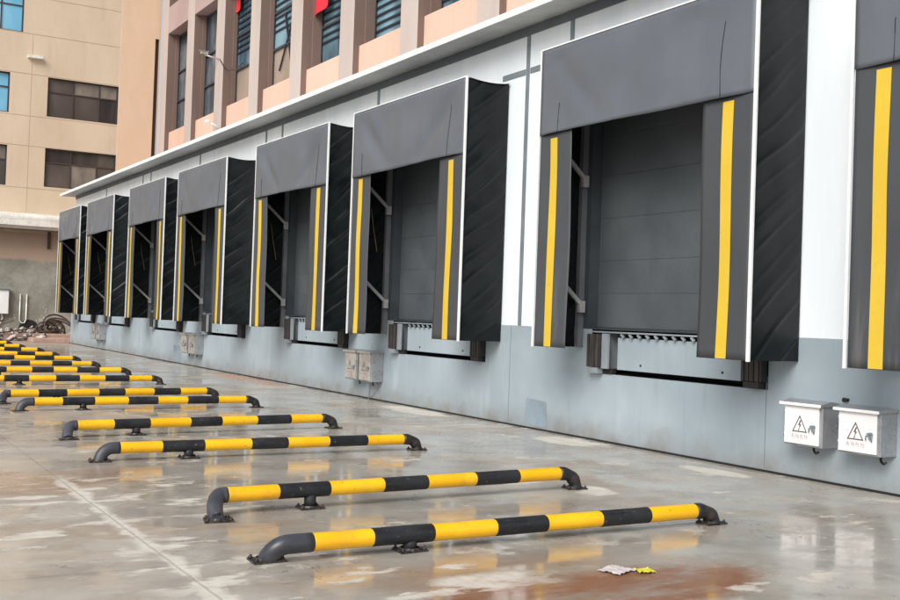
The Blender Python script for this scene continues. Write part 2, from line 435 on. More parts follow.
# seams and rails on the cladding
b = MB()
for y in (7.02-.0, 11.72, 12.75, 17.5, 22.13, 23.1, 27.9, 32.7, 33.6, 38.4, 6.98-4.2):
    if y == 7.02: continue
    b.box((cx-.012, y-.04, 1.43), (cx+.01, y+.04, 5.572))
for y0, y1 in ((11.78, 12.69), (12.81, 13.4), (22.19, 23.04), (32.76, 33.54)):
    b.box((cx-.010, y0, 5.02), (cx+.01, y1, 5.10))
put_each(b, 'cladding_strip', 'mullion', wh)
b = MB(); b.box((cx-.02, YN, 5.575), (cx+.01, ENDY+.01, 5.70)); put(b, 'wall_head_flashing', 'gutter', wh)
b = MB()
for y in (8.1, 12.95, 17.4, 27.6, 33.3):
    b.box((WX-.003, y-.004, .02), (WX+.01, y+.004, 1.0 if y not in (12.95,) else 1.4))
put_each(b, 'plinth_seam', 'mullion', wh)
for ya, yb, za, zb_ in ((12.0, 12.55, .05, .42), (28.9, 29.7, .04, .5)):
    b = MB(); b.quad([(WX-.003, ya, za), (WX-.003, yb, za), (WX-.003, yb-.05, zb_), (WX-.003, ya+.03, zb_-.02)]); put(b, 'paint_patch', 'patch', wh)
b = MB(); b.box((WX-.018, YN, -.01), (WX+.02, ENDY+.01, .022)); put(b, 'base_shadow_strip', 'black', wh)  # black strip drawn as the shadow gap along the wall foot
rf = MB(); rf.box((8.20, YN, 5.705), (13.9, ENDY+.45, 5.72), 'soffit'); rf.box((8.19, YN, 5.721), (13.9, ENDY+.46, 5.78), 'fascia')
roof = put(rf, 'roof', None, wh)
b = MB(); b.box((8.165, YN, 5.685), (8.189, ENDY+.47, 5.775)); put(b, 'eave_edge', 'fascia', roof)
# doors
for k, (n, f) in enumerate(SH):
    y0, y1 = n+.585, n+3.515; b = MB(); z = 1.425; hh = [.46, .42, .55, .55, .52, .3]
    for h in hh:
        z1 = min(z+h, 4.15)
        if z1 <= z: break
        b.box((WX+.15, y0, z+.001), (WX+.19, y1, z1-.001), None, .002); z = z1
    d = put(b, 'sectional_door', 'door', wh)
    s = MB(); s.box((WX+.12, y0, 1.425), (WX+.149, y1, 1.45)); put(s, 'bottom_seal', 'rubber', d)

# ------------------------------------------------------------------ dock shelters
def shelter(k, n, f):
    rnd = random.Random(k*7+3); FX = WX-PJ; zt, zb = 4.97, 1.18; hb = 3.85
    lab = {0: 'nearest grey dock shelter, cut off by the right edge of the photo',
           1: 'large grey dock shelter just left of the two white warning cabinets',
           2: 'grey dock shelter with creased head curtain, right of the pair of stainless cabinets',
           3: 'grey dock shelter left of the pair of stainless cabinets, fourth from the camera',
           4: 'grey dock shelter with broad black side, fourth from the far end',
           5: 'grey dock shelter beside the small grey cabinets, third from the far end',
           6: 'narrow looking grey dock shelter, second from the far end of the wall',
           7: 'farthest grey dock shelter at the left end of the wall'}[k]
    e = empty('dock_shelter', lab, 'dock shelter', (WX, (n+f)/2, zb), 'dock shelters along the warehouse wall')
    so = rnd.random()*50
    # head curtain
    def head(u, v):
        y = n+.035+(f-n-.07)*u; z = hb+(zt-.03-hb)*v
        c = (u-.5)*2
        dx = .035*nz(y*1.3, z*1.6, so)+.012*nz(y*4, z*1.2, so+9)
        # soft swags falling from both upper corners
        for sgn in (-1, 1):
            dd = (abs(c-sgn*(.80-.55*(1-v)**1.4)))
            dx += (.045 if k in (2, 3) else .026)*math.exp(-(dd/.11)**2)*math.sin(math.pi*min(1, v*1.05))
        dx += -.035*(1-v)*(1-abs(c)**3)
        dx *= min(1, (1-v)*6)*min(1, (1-abs(c))*9+.05)
        return (FX-.016+dx, y, z+(.012*math.sin(u*5+so) if v == 0 else 0))
    b = MB(); b.grid(head, 56, 26); h = put(b, 'head_curtain', 'head', e)
    m = h.modifiers.new('s', 'SOLIDIFY'); m.thickness = .006; m.offset = 0
    for yy, zz in ((n+.46, .80), (f-.45, .38)):
        b = MB(); ps = [Vector(head((yy-n-.035)/(f-n-.07), t*zz/1.12))+Vector((-.006, .01*math.sin(t*3+k)*t, 0)) for t in [i/8 for i in range(9)]]
        for i in range(8): b.bar(ps[i], ps[i+1], .005, .005)
        put(b, 'slit', 'black', h)
    # leaves
    for side in (0, 1):
        wv = .70 if side == 0 else .66
        yo = n+.04 if side == 0 else f-.04; sg = 1 if side == 0 else -1
        fl = rnd.uniform(-.04, .07) if k > 1 else 0; cur = rnd.uniform(.0, .012)
        def leaf(u, v, off=0.):
            z = zb+(hb+.05-zb)*v
            y = yo+sg*(u*(wv+fl*(1-v)))
            dx = (.02*nz(y*1.5, z*.9, so+20)+cur*math.sin(u*1.6)*(.3+.7*math.sin(v*3)))*min(1, u*4)
            return (FX-.0+dx-off, y, z)
        b = MB(); b.grid(leaf, 14, 30); lf = put(b, 'side_leaf', 'leaf', e)
        m = lf.modifiers.new('s', 'SOLIDIFY'); m.thickness = .006; m.offset = 0
        a0, a1 = (.27, .42) if side == 0 else (.215, .365)
        def st(u, v):
            uu = (a0+(a1-a0)*u)/wv; p = leaf(uu, v*.962+.002, .0075); return p
        b = MB(); b.grid(st, 3, 30); s_ = put(b, 'yellow_stripe', 'yellow_stripe', lf)
    # fabric sides (near and far) and top
    for side in (0, 1):
        y0 = n if side == 0 else f; sg = -1 if side == 0 else 1
        def sd(u, v):
            x = FX+.010+(PJ-.016)*u; z = zb+(zt-.01-zb)*v
            if v > .9: z -= .05*math.sin(u*math.pi)*(v-.9)/.1
            q = z - x*.80 + .07*nz(x*1.2, z*1.3, so)          # oblique folds rising towards the wall
            ph = q*3.1+.8*nz(0, z*.7, so+k)+k*.37
            cell = math.floor(ph)
            rdg = (abs((ph % 1)-.5)*2)**7*(.35+.9*abs(nz(round(ph)*3.7, so)))
            rdg2 = (abs(((ph*.43+.3) % 1)-.5)*2)**3
            amp = math.sin(u*math.pi)**.5
            dy = ((.022 if k < 2 else .050)*rdg+(.014 if k < 2 else .026)*rdg2)*amp+.010*nz(x*2.5, z*1.7, so+30)*amp
            return (x, y0-sg*.012+sg*(-.02+dy), z)
        b = MB(); b.grid(sd, 30, 230); put(b, 'side_fabric', 'side', e)
    b = MB(); b.grid(lambda u, v: (FX+.035+(PJ-.04)*u, n+(f-n)*v, zt-.02-.03*math.sin(u*3.14)), 6, 20); put(b, 'top_fabric', 'side', e)
    # white corner trim
    b = MB()
    b.box((FX-.020, n-.006, zb-.01), (FX+.006, n+.034, zt), None, .003)
    b.box((FX-.019, f-.026, zb-.008), (FX+.006, f+.006, zt-.002), None, .003)
    b.box((FX-.019, n+.036, zt-.020), (FX+.006, f-.028, zt-.001), None, .002)
    put_each(b, 'edge_trim', 'trim', e)
    # inner steel frame, braces, dark sheet on the wall around the door
    b = MB(); pf = f-.06
    b.box((WX-.09, f-.10, zb), (WX-.002, f-.02, 4.9)); b.box((WX-.09, n+.06, zb), (WX-.002, n+.13, 4.9))
    b.box((WX-.09, n+.131, 4.82), (WX-.002, f-.101, 4.9))
    b.box((FX+.012, f-.055, zb), (FX+.05, f-.025, 4.93)); b.box((FX+.012, n+.04, zb), (FX+.05, n+.07, 4.93))
    put(b, 'support_frame', 'rawpost', e)
    for y in (f-.13, n+.13):
        for z0, z1 in ((1.72, 2.22), (3.35, 3.85)):
            b = MB(); b.bar((WX-.06, y, z0), (FX+.10, y, z1), .035, .05); b.box((WX-.12, y-.03, z0-.09), (WX-.03, y+.025, z0+.06))
            put(b, 'brace', 'brace', e)
    b = MB(); b.tube([(WX-.38, f-.07, 3.35), (WX-.33, f-.08, 3.0), (WX-.27, f-.08, 2.72), (WX-.25, f-.08, 2.6)], .007, 6); put(b, 'pull_cord', 'cord', e)
    b = MB()
    b.holes('x', WX-.006, (n+.05, f-.05), (1.43, 4.93), [(n+.58, n+3.52, 1.44, 4.15)], .018, 'backing', 'backing')
    put(b, 'dark_surround', None, e)
    return e
for k, (n, f) in enumerate(SH): shelter(k, n, f)

# ------------------------------------------------------------------ dock levellers
LEVLAB = ['dock leveller under the nearest shelter at the right edge of the photo', 'dock leveller with toothed hinge under the large door left of the white cabinets',
          'dock leveller right of the pair of stainless cabinets', 'dock leveller left of the pair of stainless cabinets',
          'dock leveller under the fifth shelter from the camera', 'dock leveller right beside the small grey cabinets, sixth from the camera',
          'dock leveller under the second shelter from the far end', 'farthest dock leveller at the left end of the wall']
for k, (n, f) in enumerate(SH):
    e = empty('dock_leveller', LEVLAB[k], 'dock leveller', (WX, (n+f)/2, .86), 'dock levellers under the shelters')
    y0, y1 = n+.76, n+2.93
    b = MB(); b.box((WX+.02, y0, .925), (WX+.05, y1, 1.325), None, .004); put(b, 'front_plate', 'steel_light', e) if 'steel_light' in M else put(b, 'front_plate', 'plinth', e)
    b = MB(); b.box((WX-.035, n+.45, 1.378), (WX+.49, n+3.40, 1.398), None, .003); lp = put(b, 'platform', 'steel', e)
    b = MB(); q = y0
    while q < y1-.06:
        b.bar((WX-.015, q, 1.33), (WX-.015, q+.05, 1.372), .022, .03); q += .155
    put_each(b, 'hinge_lug', 'steel', lp)
    b = MB()
    for yy in (y0+.35, y1-.45): b.tube([(WX+.021, yy, 1.0), (WX+.008, yy, 1.0)], .012, 8)
    put_each(b, 'bolt', 'black', e)
    for side, (c0, c1) in enumerate(((n+.44, n+.74), (n+2.96, n+3.40))):
        b = MB(); t = 5; w = .26 if side else .28; s0 = c0 if side == 0 else c1-w
        for i in range(8):
            b.box((WX-.095-.008*(i % 2), s0+w/8*i+.003, .94), (WX+.0, s0+w/8*(i+1)-.003, 1.36), 'rust_rubber' if i % 3 else 'rubber', .004)
        put(b, 'bumper', None, e)
        b = MB(); s1 = s0+w+.004 if side == 0 else s0-.004; d = .03 if side == 0 else -.13
        b.box((WX-.07, s1, .93), (WX-.045, s1+d, 1.37)); b.box((WX-.044, s1, .93), (WX+.3, s1+d*.3, 1.37))
        b.box((WX-.10, s0+.03, .865), (WX+.02, s0+w-.03, .935))
        put(b, 'bumper_bracket', 'steel' if side else 'rubber', e)
        b = MB(); b.box((WX-.012, c0+.02, .862), (WX+.05, c1-.02, .93)); put(b, 'bumper_foot', 'black', e)

# ------------------------------------------------------------------ electric cabinets
def cabinet(y0, y1, z0, z1, white, label, dep=.23, detail=True, hook=.4):
    w = y1-y0; fx = WX-dep
    e = empty('electric_cabinet', label, 'electric cabinet', (WX, (y0+y1)/2, z0), 'electric cabinets between the dock shelters')
    b = MB(); b.box((fx, y0, z0), (WX-.002, y1, z1-.02), None, .006); bd = put(b, 'cabinet_body', 'cab_grey', e)
    b = MB(); b.box((fx-.018, y0+.035, z0+.02), (fx-.001, y1-.012, z1-.035), None, .004)
    dr = put(b, 'cabinet_door', 'cab_white' if white else 'cab_door_grey', e)
    # pitched rain hood
    b = MB(); o = .03; zr = z1+.035
    prof = [(fx-.05, z1-.028), (fx-.05, z1-.010), (fx+.10, zr-.012), (WX-.003, z1+.004), (WX-.003, z1-.02)]
    vs0 = [b.bm.verts.new((x, y0-o*.5, z)) for x, z in prof]; vs1 = [b.bm.verts.new((x, y1+o, z)) for x, z in prof]
    b.bm.faces.new(vs0); b.bm.faces.new(vs1[::-1])
    for i in range(5): b.bm.faces.new((vs0[i], vs0[(i+1) % 5], vs1[(i+1) % 5], vs1[i]))
    hd = put(b, 'rain_hood', 'cab_grey', e)
    b = MB(); b.box((fx-.056, y0-o*.5, z1-.034), (fx-.0505, y1+o, z1-.006), None, .002); put(b, 'hood_lip', 'cab_white' if white else 'cab_door_grey', hd)
    b = MB()
    for zz in (z0+.08, z1-.12): b.tube([(fx-.01, y1-.006, zz), (fx-.01, y1-.006, zz+.04)], .009, 8)
    put_each(b, 'hinge', 'cab_grey', dr)
    cy = (y0+y1)/2+.03; cz = z0+(z1-z0)*.50; s = w*.20; X = fx-.0195
    b = MB()
    tri = [Vector((X, cy-s, cz-s*.85)), Vector((X, cy+s, cz-s*.85)), Vector((X, cy, cz+s*.95))]
    for i in range(3):
        p, q = tri[i], tri[(i+1) % 3]; ce = sum(tri, Vector())/3
        b.quad([p, q, q+(ce-q)*.21, p+(ce-p)*.21])
    bolt = [(.05, .55), (-.22, -.02), (-.02, .02), (-.10, -.45), (.22, .10), (.03, .08), (.18, .5)]
    b.bm.faces.new([b.bm.verts.new((X, cy-px*s, cz-s*.12+pz*s)) for px, pz in bolt])
    b.bm.faces.new([b.bm.verts.new((X, cy-px*s, cz-s*.12+pz*s)) for px, pz in ((-.22,-.42),(.02,-.38),(-.13,-.62))])
    put(b, 'warning_symbol', 'sign_ink', dr)
    b = MB(); hy = y0+.09; hz = cz-.03
    b.box((fx-.045, hy-.012, hz-.03), (fx-.019, hy+.012, hz+.035), None, .004); b.box((fx-.05, hy-.028, hz+.012), (fx-.03, hy+.03, hz+.03), None, .003)
    b.tube([(fx-.04, hy-.018, hz+.02), (fx-.045, hy-.024, hz-.02), (fx-.04, hy-.02, hz-.05)], .006, 8)
    b.tube([(fx-.019, hy+.045, hz+.0), (fx-.04, hy+.045, hz+.0), (fx-.044, hy+.04, hz-.04)], .006, 8)
    put(b, 'lock_handle', 'mullion', dr)
    if detail:
        cu = bpy.data.curves.new('warning_text', 'FONT'); cu.body = '有电危险'; cu.size = .05; cu.align_x = 'CENTER'; cu.space_character = 1.15
        t = bpy.data.objects.new('warning_text', cu); C.objects.link(t)
        t.matrix_world = Matrix(((0, 0, -1, X), (-1, 0, 0, cy), (0, 1, 0, cz-s*1.5), (0, 0, 0, 1)))
        bpy.context.view_layer.update()
        me = bpy.data.meshes.new_from_object(t); me.transform(t.matrix_world); bpy.data.objects.remove(t)
        o = bpy.data.objects.new('warning_text', me); C.objects.link(o); me.materials.clear(); me.materials.append(M['sign_text'])
        o.parent = dr
    b = MB(); hy = y0+w*hook
    b.tube([(WX-.10, hy, z0+.01), (WX-.10, hy+.0, z0-.035), (WX-.11, hy-.02, z0-.06), (WX-.12, hy-.05, z0-.068), (WX-.12, hy-.075, z0-.05)], .012, 10)
    b.tube([(WX-.10, hy, z0+.0), (WX-.10, hy, z0-.02)], .018, 10)
    put(b, 'cable_stub', 'cable', e)
    return e
cabinet(7.16, 7.63, .36, .79, True, 'white door electric cabinet with warning triangle, the left one of the near pair', hook=.45)
cabinet(6.50, 6.97, .36, .79, True, 'white door electric cabinet with warning triangle, the right one nearest the camera', hook=.2)
cabinet(17.50, 17.98, .33, .86, False, 'left stainless electric cabinet between the third and fourth shelters', hook=.3)
cabinet(16.92, 17.40, .33, .86, False, 'right stainless electric cabinet between the third and fourth shelters', hook=.4)
cabinet(27.65, 28.15, .34, .86, False, 'left grey cabinet of the pair between the fifth and sixth shelters', detail=False)
cabinet(27.00, 27.50, .34, .86, False, 'right grey cabinet of the pair between the fifth and sixth shelters', detail=False)
cabinet(38.25, 38.75, .34, .87, False, 'left grey cabinet of the farthest pair near the building corner', detail=False)
cabinet(37.55, 38.05, .34, .87, False, 'right grey cabinet of the farthest pair near the building corner', detail=False)
# small black stud on the wall between the near pair, and cables on the wall foot
b = MB(); b.tube([(WX, 7.06, .84), (WX-.05, 7.06, .84)], .018, 12); b.tube([(WX-.05, 7.06, .84), (WX-.06, 7.06, .84)], .024, 12)
tag(b.build('wall_plug', 'cable'), 'small black plug on the wall between the two white cabinets', 'wall plug')
b = MB(); b.tube([(WX-.03, 17.42, .33), (WX-.02, 17.42, .0)], .006, 6)
b.tube([(WX-.03, 17.1, .3), (WX-.015, 17.1, .2), (WX-.012, 17.25, .1), (WX-.012, 17.36, .02)], .005, 6)
tag(b.build('cable', 'brace'), 'thin grey cable running down the wall below the stainless cabinets', 'cable')

# ------------------------------------------------------------------ striped wheel-stop barriers
BY = [6.09, 7.74, 10.68, 12.85, 16.0, 17.5, 21.1, 23.55, 26.35, 28.75, 31.25, 33.9, 36.8, 39.3, 41.9]
ORD = ['nearest', 'second', 'third', 'fourth', 'fifth', 'sixth', 'seventh', 'eighth', 'ninth', 'tenth', 'eleventh', 'twelfth', 'thirteenth', 'fourteenth', 'farthest']
NOTE = {0: 'yellow and black wheel-stop rail nearest the camera, with a broad grey left elbow',
        1: 'yellow and black wheel-stop rail second from the camera, left elbow turned towards the camera'}
ED0 = [2.68, 3.08, 3.51, 4.00, 4.42, 4.89, 5.35, 5.80]
def barrier(i, y):
    rnd = random.Random(i+11); ED = [q+rnd.uniform(-.012, .012) for q in ED0]; zc = (.106 if i == 0 else .122)+(.022 if i == 1 else .012 if i % 2 else rnd.uniform(-.004, .006) if i else 0); sh = rnd.uniform(-.05, .05) if i > 1 else 0
    lab = NOTE.get(i, 'low yellow and black wheel-stop rail, %s in the row counting from the camera' % ORD[i] if i < 14 else 'low yellow and black wheel-stop rail farthest from the camera')
    e = empty('wheel_stop_barrier', lab, 'barrier', (4.2, y, 0), 'striped wheel-stop rails on the yard')
    tilt = {0: 0, 1: .05, 2: 0, 3: .09, 4: .02, 5: .11}.get(i, rnd.uniform(-.02, .03))
    Yy = lambda x: y+tilt*(x-4.2)
    r = .0565; b = MB(); pts = []; ms = []; rr = []
    for j in range(7):
        x0, x1 = ED[j]+sh, ED[j+1]+sh; m = 'by' if j % 2 == 0 else 'bk'
        jit0 = 0
        seq = [(x0+.0005, r-.003), (x0+.006, r), (x0+.012, r)]+[(x0+(x1-x0)*t/4, r+rnd.uniform(-.0008, .0008)) for t in (1, 2, 3)]+[(x1-.012, r), (x1-.006, r), (x1-.0005, r-.003)]
        for q, rad in seq: pts.append((q, Yy(q), zc)); rr.append(rad*(1 if m == 'by' else 1.03)); ms.append(m)
    b.tube(pts, rr, 28, 'bk', True, lambda q: ms[q])
    put(b, 'rail', None, e)
    # weld rings
    # left elbow
    b = MB(); xe = ED[0]+sh; R1 = .0585
    if i % 2 == 1:
        P = [(xe, Yy(xe), zc), (xe-.02, Yy(xe), zc)]+[(xe-.035-.095*math.sin(t), Yy(xe)-.26*(1-math.cos(t))*.75, zc+.0-.15*(1-math.cos(t))) for t in [R(a) for a in range(0, 91, 9)]]
        P += [(xe-.13, Yy(xe)-.215, -.004)]
    else:
        L = .15 if i == 0 else .06; ra = zc+.006
        P = [(xe, Yy(xe), zc), (xe-L*.5, Yy(xe), zc)]+[(xe-L-ra*math.sin(t), Yy(xe)+(.07 if i == 0 else -.02)*(1-math.cos(t)), zc-ra*(1-math.cos(t))) for t in [R(a) for a in range(0, 91, 9)]]
    b.tube(P, [R1]*len(P), 28); el = put(b, 'left_elbow' if False else 'elbow', 'elbow_l', e)
    px, py = P[-1][0], P[-1][1]
    xr = ED[7]+sh; Q = [(xr, Yy(xr), zc)]+[(xr+.18*math.sin(t)**.8, Yy(xr)-.02*(1-math.cos(t)), (zc+.004)*max(0, math.cos(t))**.8-.004) for t in [R(a) for a in range(6, 91, 7)]]
    b = MB(); b.tube(Q, [R1-.002+.004*math.sin(q) for q in range(len(Q))], 28); put(b, 'elbow', 'elbow_r', e)
    def plate(cx_, cy_, w, rot, nm='base_plate'):
        b = MB(); a = R(rot)
        pts = [(-w, -w*.75), (w, -w*.7), (w*.95, w*.8), (-w*.9, w*.75)]
        vv = []
        for zz in (.0, .012):
            for (u, v) in pts: vv.append(b.bm.verts.new((cx_+u*math.cos(a)-v*math.sin(a), cy_+u*math.sin(a)+v*math.cos(a), zz+.001)))
        b.bm.faces.new(vv[4:8]); [b.bm.faces.new((vv[q], vv[(q+1) % 4], vv[4+(q+1) % 4], vv[4+q])) for q in range(4)]
        # sealant skirt
        n_ = 22; ring = [b.bm.verts.new((cx_+(w*.82+w*.22*nz(q*1.3, cx_, cy_))*math.cos(q*2*math.pi/n_), cy_+(w*.72+w*.2*nz(q*1.1, cy_, cx_))*math.sin(q*2*math.pi/n_), .003)) for q in range(n_)]
        ring2 = [b.bm.verts.new((cx_+.062*math.cos(q*2*math.pi/n_), cy_+.062*math.sin(q*2*math.pi/n_), .026)) for q in range(n_)]
        for q in range(n_): b.bm.faces.new((ring[q], ring[(q+1) % n_], ring2[(q+1) % n_], ring2[q]))
        pl = put(b, nm, 'plate', e)
        b = MB()
        for u, v in ((-.8, -.55), (.8, -.5), (.75, .6), (-.75, .55)):
            x_, y_ = cx_+w*(u*math.cos(a)-v*math.sin(a)), cy_+w*(u*math.sin(a)+v*math.cos(a))
            b.tube([(x_, y_, .012), (x_+.002, y_, .034)], .008, 6); b.tube([(x_, y_, .012), (x_, y_, .022)], .015, 6)
        put_each(b, 'bolt', 'plate', pl) if i < 3 else b.bm.free()
    plate(px, py, .105, rnd.uniform(-12, 12)); plate(3.36+sh, Yy(3.36), .10, rnd.uniform(-10, 10)); plate(xr+.18, Yy(xr), .10, rnd.uniform(-14, 14))
    b = MB(); b.tube([(3.36+sh, Yy(3.36), .0), (3.36+sh, Yy(3.36), zc-.02)], .047, 20); put(b, 'post', 'bk', e)
    return e
for i, y in enumerate(BY): barrier(i, y)

# ------------------------------------------------------------------ litter
def crumple(cx_, cy_, w, h, seed, amp, rot=0):
    b = MB()
    def fn(u, v):
        x = (u-.5)*w; y = (v-.5)*h; a = R(rot)
        z = .008+amp*abs(nz(u*4+seed, v*4, seed))+amp*.6*abs(nz(u*9, v*9+seed, 2))
        k = 1+.25*nz(u*3, v*3, seed+4)
        return (cx_+(x*math.cos(a)-y*math.sin(a))*k, cy_+(x*math.sin(a)+y*math.cos(a))*k, z)
    b.grid(fn, 14, 10)
    return b
tag(crumple(4.26, 5.12, .19, .16, 3, .018, 20).build('plastic_wrapper', 'wrapper'), 'crumpled pale pinkish plastic wrapper on the wet concrete beside the yellow scrap', 'litter')
tag(crumple(4.41, 5.04, .11, .10, 8, .020, -15).build('yellow_scrap', 'yel_plastic'), 'bright yellow plastic scrap on the wet concrete near the nearest rail', 'litter')

# ------------------------------------------------------------------ upper office building behind the roof
UX = 13.7
up = empty('office_building', 'peach office building with taupe pilasters and tall dark windows above the dock roof', 'building', (UX, 30, 0))
PY = [21.39+4.02*k for k in range(-4, 8)]     # near edges of the pilasters
for y in PY:
    b = MB(); w = 1.0
    b.quad([(UX, y, 5.7), (UX, y+w, 5.7), (UX, y+w, 24), (UX, y, 24)], 'pilaster')
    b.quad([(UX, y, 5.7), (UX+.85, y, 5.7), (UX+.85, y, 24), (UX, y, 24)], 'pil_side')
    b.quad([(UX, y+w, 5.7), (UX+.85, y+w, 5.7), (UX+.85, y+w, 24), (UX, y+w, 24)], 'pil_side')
    put(b, 'pilaster', None, up)
kinds = ['glass_blue']*9+['glass_grey']*3
for i, y in enumerate(PY[:-1]):
    y0, y1 = y+1.001, PY[i+1]-.001
    b = MB(); b.box((UX+.20, y0, 5.7), (UX+.84, y1, 9.58)); put(b, 'spandrel', 'spandrel', up)
    b = MB(); b.box((UX+.004, y0, 14.12), (UX+.84, y1, 15.35)); put(b, 'beam', 'beam', up)
    b = MB(); b.box((UX+.3, y0, 19.5), (UX+.84, y1, 21)); put(b, 'beam', 'beam', up)
    for (z0, z1) in ((9.59, 14.11), (15.36, 19.4)):
        fr = MB()
        far = i >= 9
        tr = [z0+.03, z0+1.45, z0+2.8, z1-.06]
        xg = UX+(.72 if i < 7 else .56)
        for t in tr: fr.box((xg-.06, y0, t-.035), (xg+.05, y1, t+.035))
        for yy in (y0+.03, y1-.03): fr.box((xg-.05, yy-.03, z0), (xg+.045, yy+.03, z1))
        fr.box((xg-.045, y0+.75, z0), (xg+.04, y0+.80, z1))
        w = put(fr, 'window', 'frame', up)
        g = MB()
        for j in range(3):
            mt = 'glass_grey' if far else ('glass_beige' if (j == 0 and i in (8, 7)) or (i == 8 and j == 0) else 'glass_blue')
            g.quad([(xg+.02, y0, tr[j]), (xg+.02, y1, tr[j]), (xg+.02, y1, tr[j+1]), (xg+.02, y0, tr[j+1])], mt)
        put(g, 'pane', None, w)
        if not far:
            s_ = MB(); zz = z0+(2.1 if i > 6 else (.9 if i == 6 else .2))
            while zz < z1-.1:
                s_.box((xg-.03, y0+.82, zz), (xg+.0, y1-.08, zz+.06)); zz += .24
            if i == 7: s_.bar((xg-.04, y0+1.0, z0+.2), (xg-.04, y0+1.9, z0+2.6), .06, .06); s_.bar((xg-.04, y0+2.3, z0+.6), (xg-.04, y0+1.2, z0+2.2), .05, .05)
            put(s_, 'louvre', 'slat', w)
        # dark inner jamb
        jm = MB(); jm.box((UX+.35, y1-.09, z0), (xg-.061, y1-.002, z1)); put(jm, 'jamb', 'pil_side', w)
b = MB(); b.box((UX+.86, 4, 0), (26, 50.7, 24)); put(b, 'wall', 'beam', up)
for (yy, zz) in ((33.35, 12.0), (41.9, 13.85)):
    i = 0
    b = MB(); b.grid(lambda u, v: (UX+.40+.05*math.sin(u*9), yy-1.0+1.5*u, zz-.45+.9*v-.25*u*(1-v)), 10, 6); tag(b.build('red_cloth', 'red'), 'red cloth hanging in the %s window of the office building' % ('fourth' if yy < 40 else 'third far-side'), 'cloth')
# camera on a pilaster
e = empty('security_camera', 'white security camera on a short arm fixed to a taupe pilaster', 'security camera', (UX, 42.3, 11.6))
b = MB(); b.tube([(UX, 42.1, 11.55), (UX-.55, 42.2, 11.66)], .03, 8); put(b, 'arm', 'cab_door_grey', e)
b = MB(); b.box((UX-.72, 42.12, 11.67), (UX-.42, 42.25, 11.78), None, .02); b.box((UX-.77, 42.10, 11.785), (UX-.40, 42.27, 11.80)); put(b, 'camera_body', 'cab_door_grey', e)
b = MB(); b.tube([(UX-.02, 41.9, 11.5), (UX+.0-.03, 41.4, 11.15), (UX+.02, 41.0, 10.9), (UX+.3, 40.9, 10.95), (UX+.5, 40.6, 11.2)], .02, 6); put(b, 'wire', 'cable', e)
e = empty('wall_bracket', 'small white bracket low on a taupe pilaster just above the dock roof', 'bracket', (UX, 41.7, 9.0))
b = MB(); b.tube([(UX, 41.7, 8.75), (UX-.4, 41.9, 8.95)], .03, 8); put(b, 'arm', 'trim', e)
b = MB(); b.box((UX-.5, 41.8, 8.9), (UX-.38, 42.0, 9.02)); put(b, 'bracket_head', 'trim', e)  # small block at the end of the bracket arm

# ------------------------------------------------------------------ far building closing the yard
FY = 50.8
fb = empty('apartment_building', 'beige plastered building with brown and blue windows closing the far end of the yard', 'building', (4, FY, 0))
wins = [(8.75, 11.85, 9.87, 11.62, 'b'), (8.75, 11.85, 6.72, 8.45, 'b'), (4.4, 7.16, 9.86, 11.62, 's'), (4.4, 7.16, 6.65, 8.42, 'b'), (4.2, 7.62, 13.47, 15.3, 's'),
        (8.75, 11.85, 16.2, 18, 'b'), (-.5, 2.5, 9.86, 11.62, 'b'), (-.5, 2.5, 6.65, 8.42, 'b'), (-.5, 2.5, 13.47, 15.3, 'b'), (-6, -3, 6.65, 8.42, 'b'), (-6, -3, 9.86, 11.62, 'b')]
b = MB(); b.holes('y', FY, (-14, 11.84+.02), (4.3, 24), [w[:4] for w in wins], .22, 'far_beige', 'frame_brown'); put(b, 'wall', None, fb)
b = MB(); b.holes('y', FY-.03, (11.87, 13.69), (4.3, 24), [(13.45, 13.62, 8.0, 14.1)], .3, 'far_peach', 'pil_side')
b.quad([(11.87, FY-.03, 4.3), (11.87, FY, 4.3), (11.87, FY, 24), (11.87, FY-.03, 24)], 'far_peach'); put(b, 'corner_bay', None, fb)
b = MB(); b.box((13.4, FY+.2, 7.9), (13.66, FY+.25, 14.2)); put(b, 'slot_back', 'pil_side', fb)
b = MB(); b.quad([(-14, FY-.02, 0), (16, FY-.02, 0), (16, FY-.02, 4.6), (-14, FY-.02, 4.6)]); put(b, 'lower_wall', 'stained', fb)
for x0, x1, z0, z1, kd in wins:
    fr = MB(); yy = FY+.12; t = .05
    fr.box((x0, yy, z0), (x1, yy+.06, z0+t)); fr.box((x0, yy, z1-t), (x1, yy+.06, z1)); fr.box((x0, yy, z0+t), (x0+t, yy+.06, z1-t)); fr.box((x1-t, yy, z0+t), (x1, yy+.06, z1-t))
    zm = z0+(z1-z0)*.63; fr.box((x0+t, yy+.002, zm), (x1-t, yy+.058, zm+.05))
    n_ = 3; w = (x1-x0)/n_
    for j in (1, 2): fr.box((x0+w*j*1.1-.025, yy+.004, z0+t), (x0+w*j*1.1+.025, yy+.056, z1-t))
    wd = put(fr, 'window', 'frame_brown', fb)
    g = MB(); cxs = [x0, x0+w*1.1, x0+w*2.2, x1]; rw = random.Random(int(x0*31+z0*7))
    for a_ in range(3):
        for c0_, c1_ in ((z0, zm+.02), (zm+.02, z1)):
            g.quad([(cxs[a_], yy+.05, c0_), (cxs[a_+1], yy+.05, c0_), (cxs[a_+1], yy+.05+rw.uniform(-.01, .01), c1_), (cxs[a_], yy+.05, c1_)], 'glass_sky' if kd == 's' else rw.choice(['glass_brown', 'glass_brown', 'glass_curtain', 'glass_dim']))
    put(g, 'pane', None, wd)
b = MB()
for z in (15.1, 13.45, 11.66, 9.80, 8.47, 6.60): 
    xs = [(-14, 11.85)]
    b.box((-14, FY-.006, z-.012), (11.84, FY+.01, z+.012))
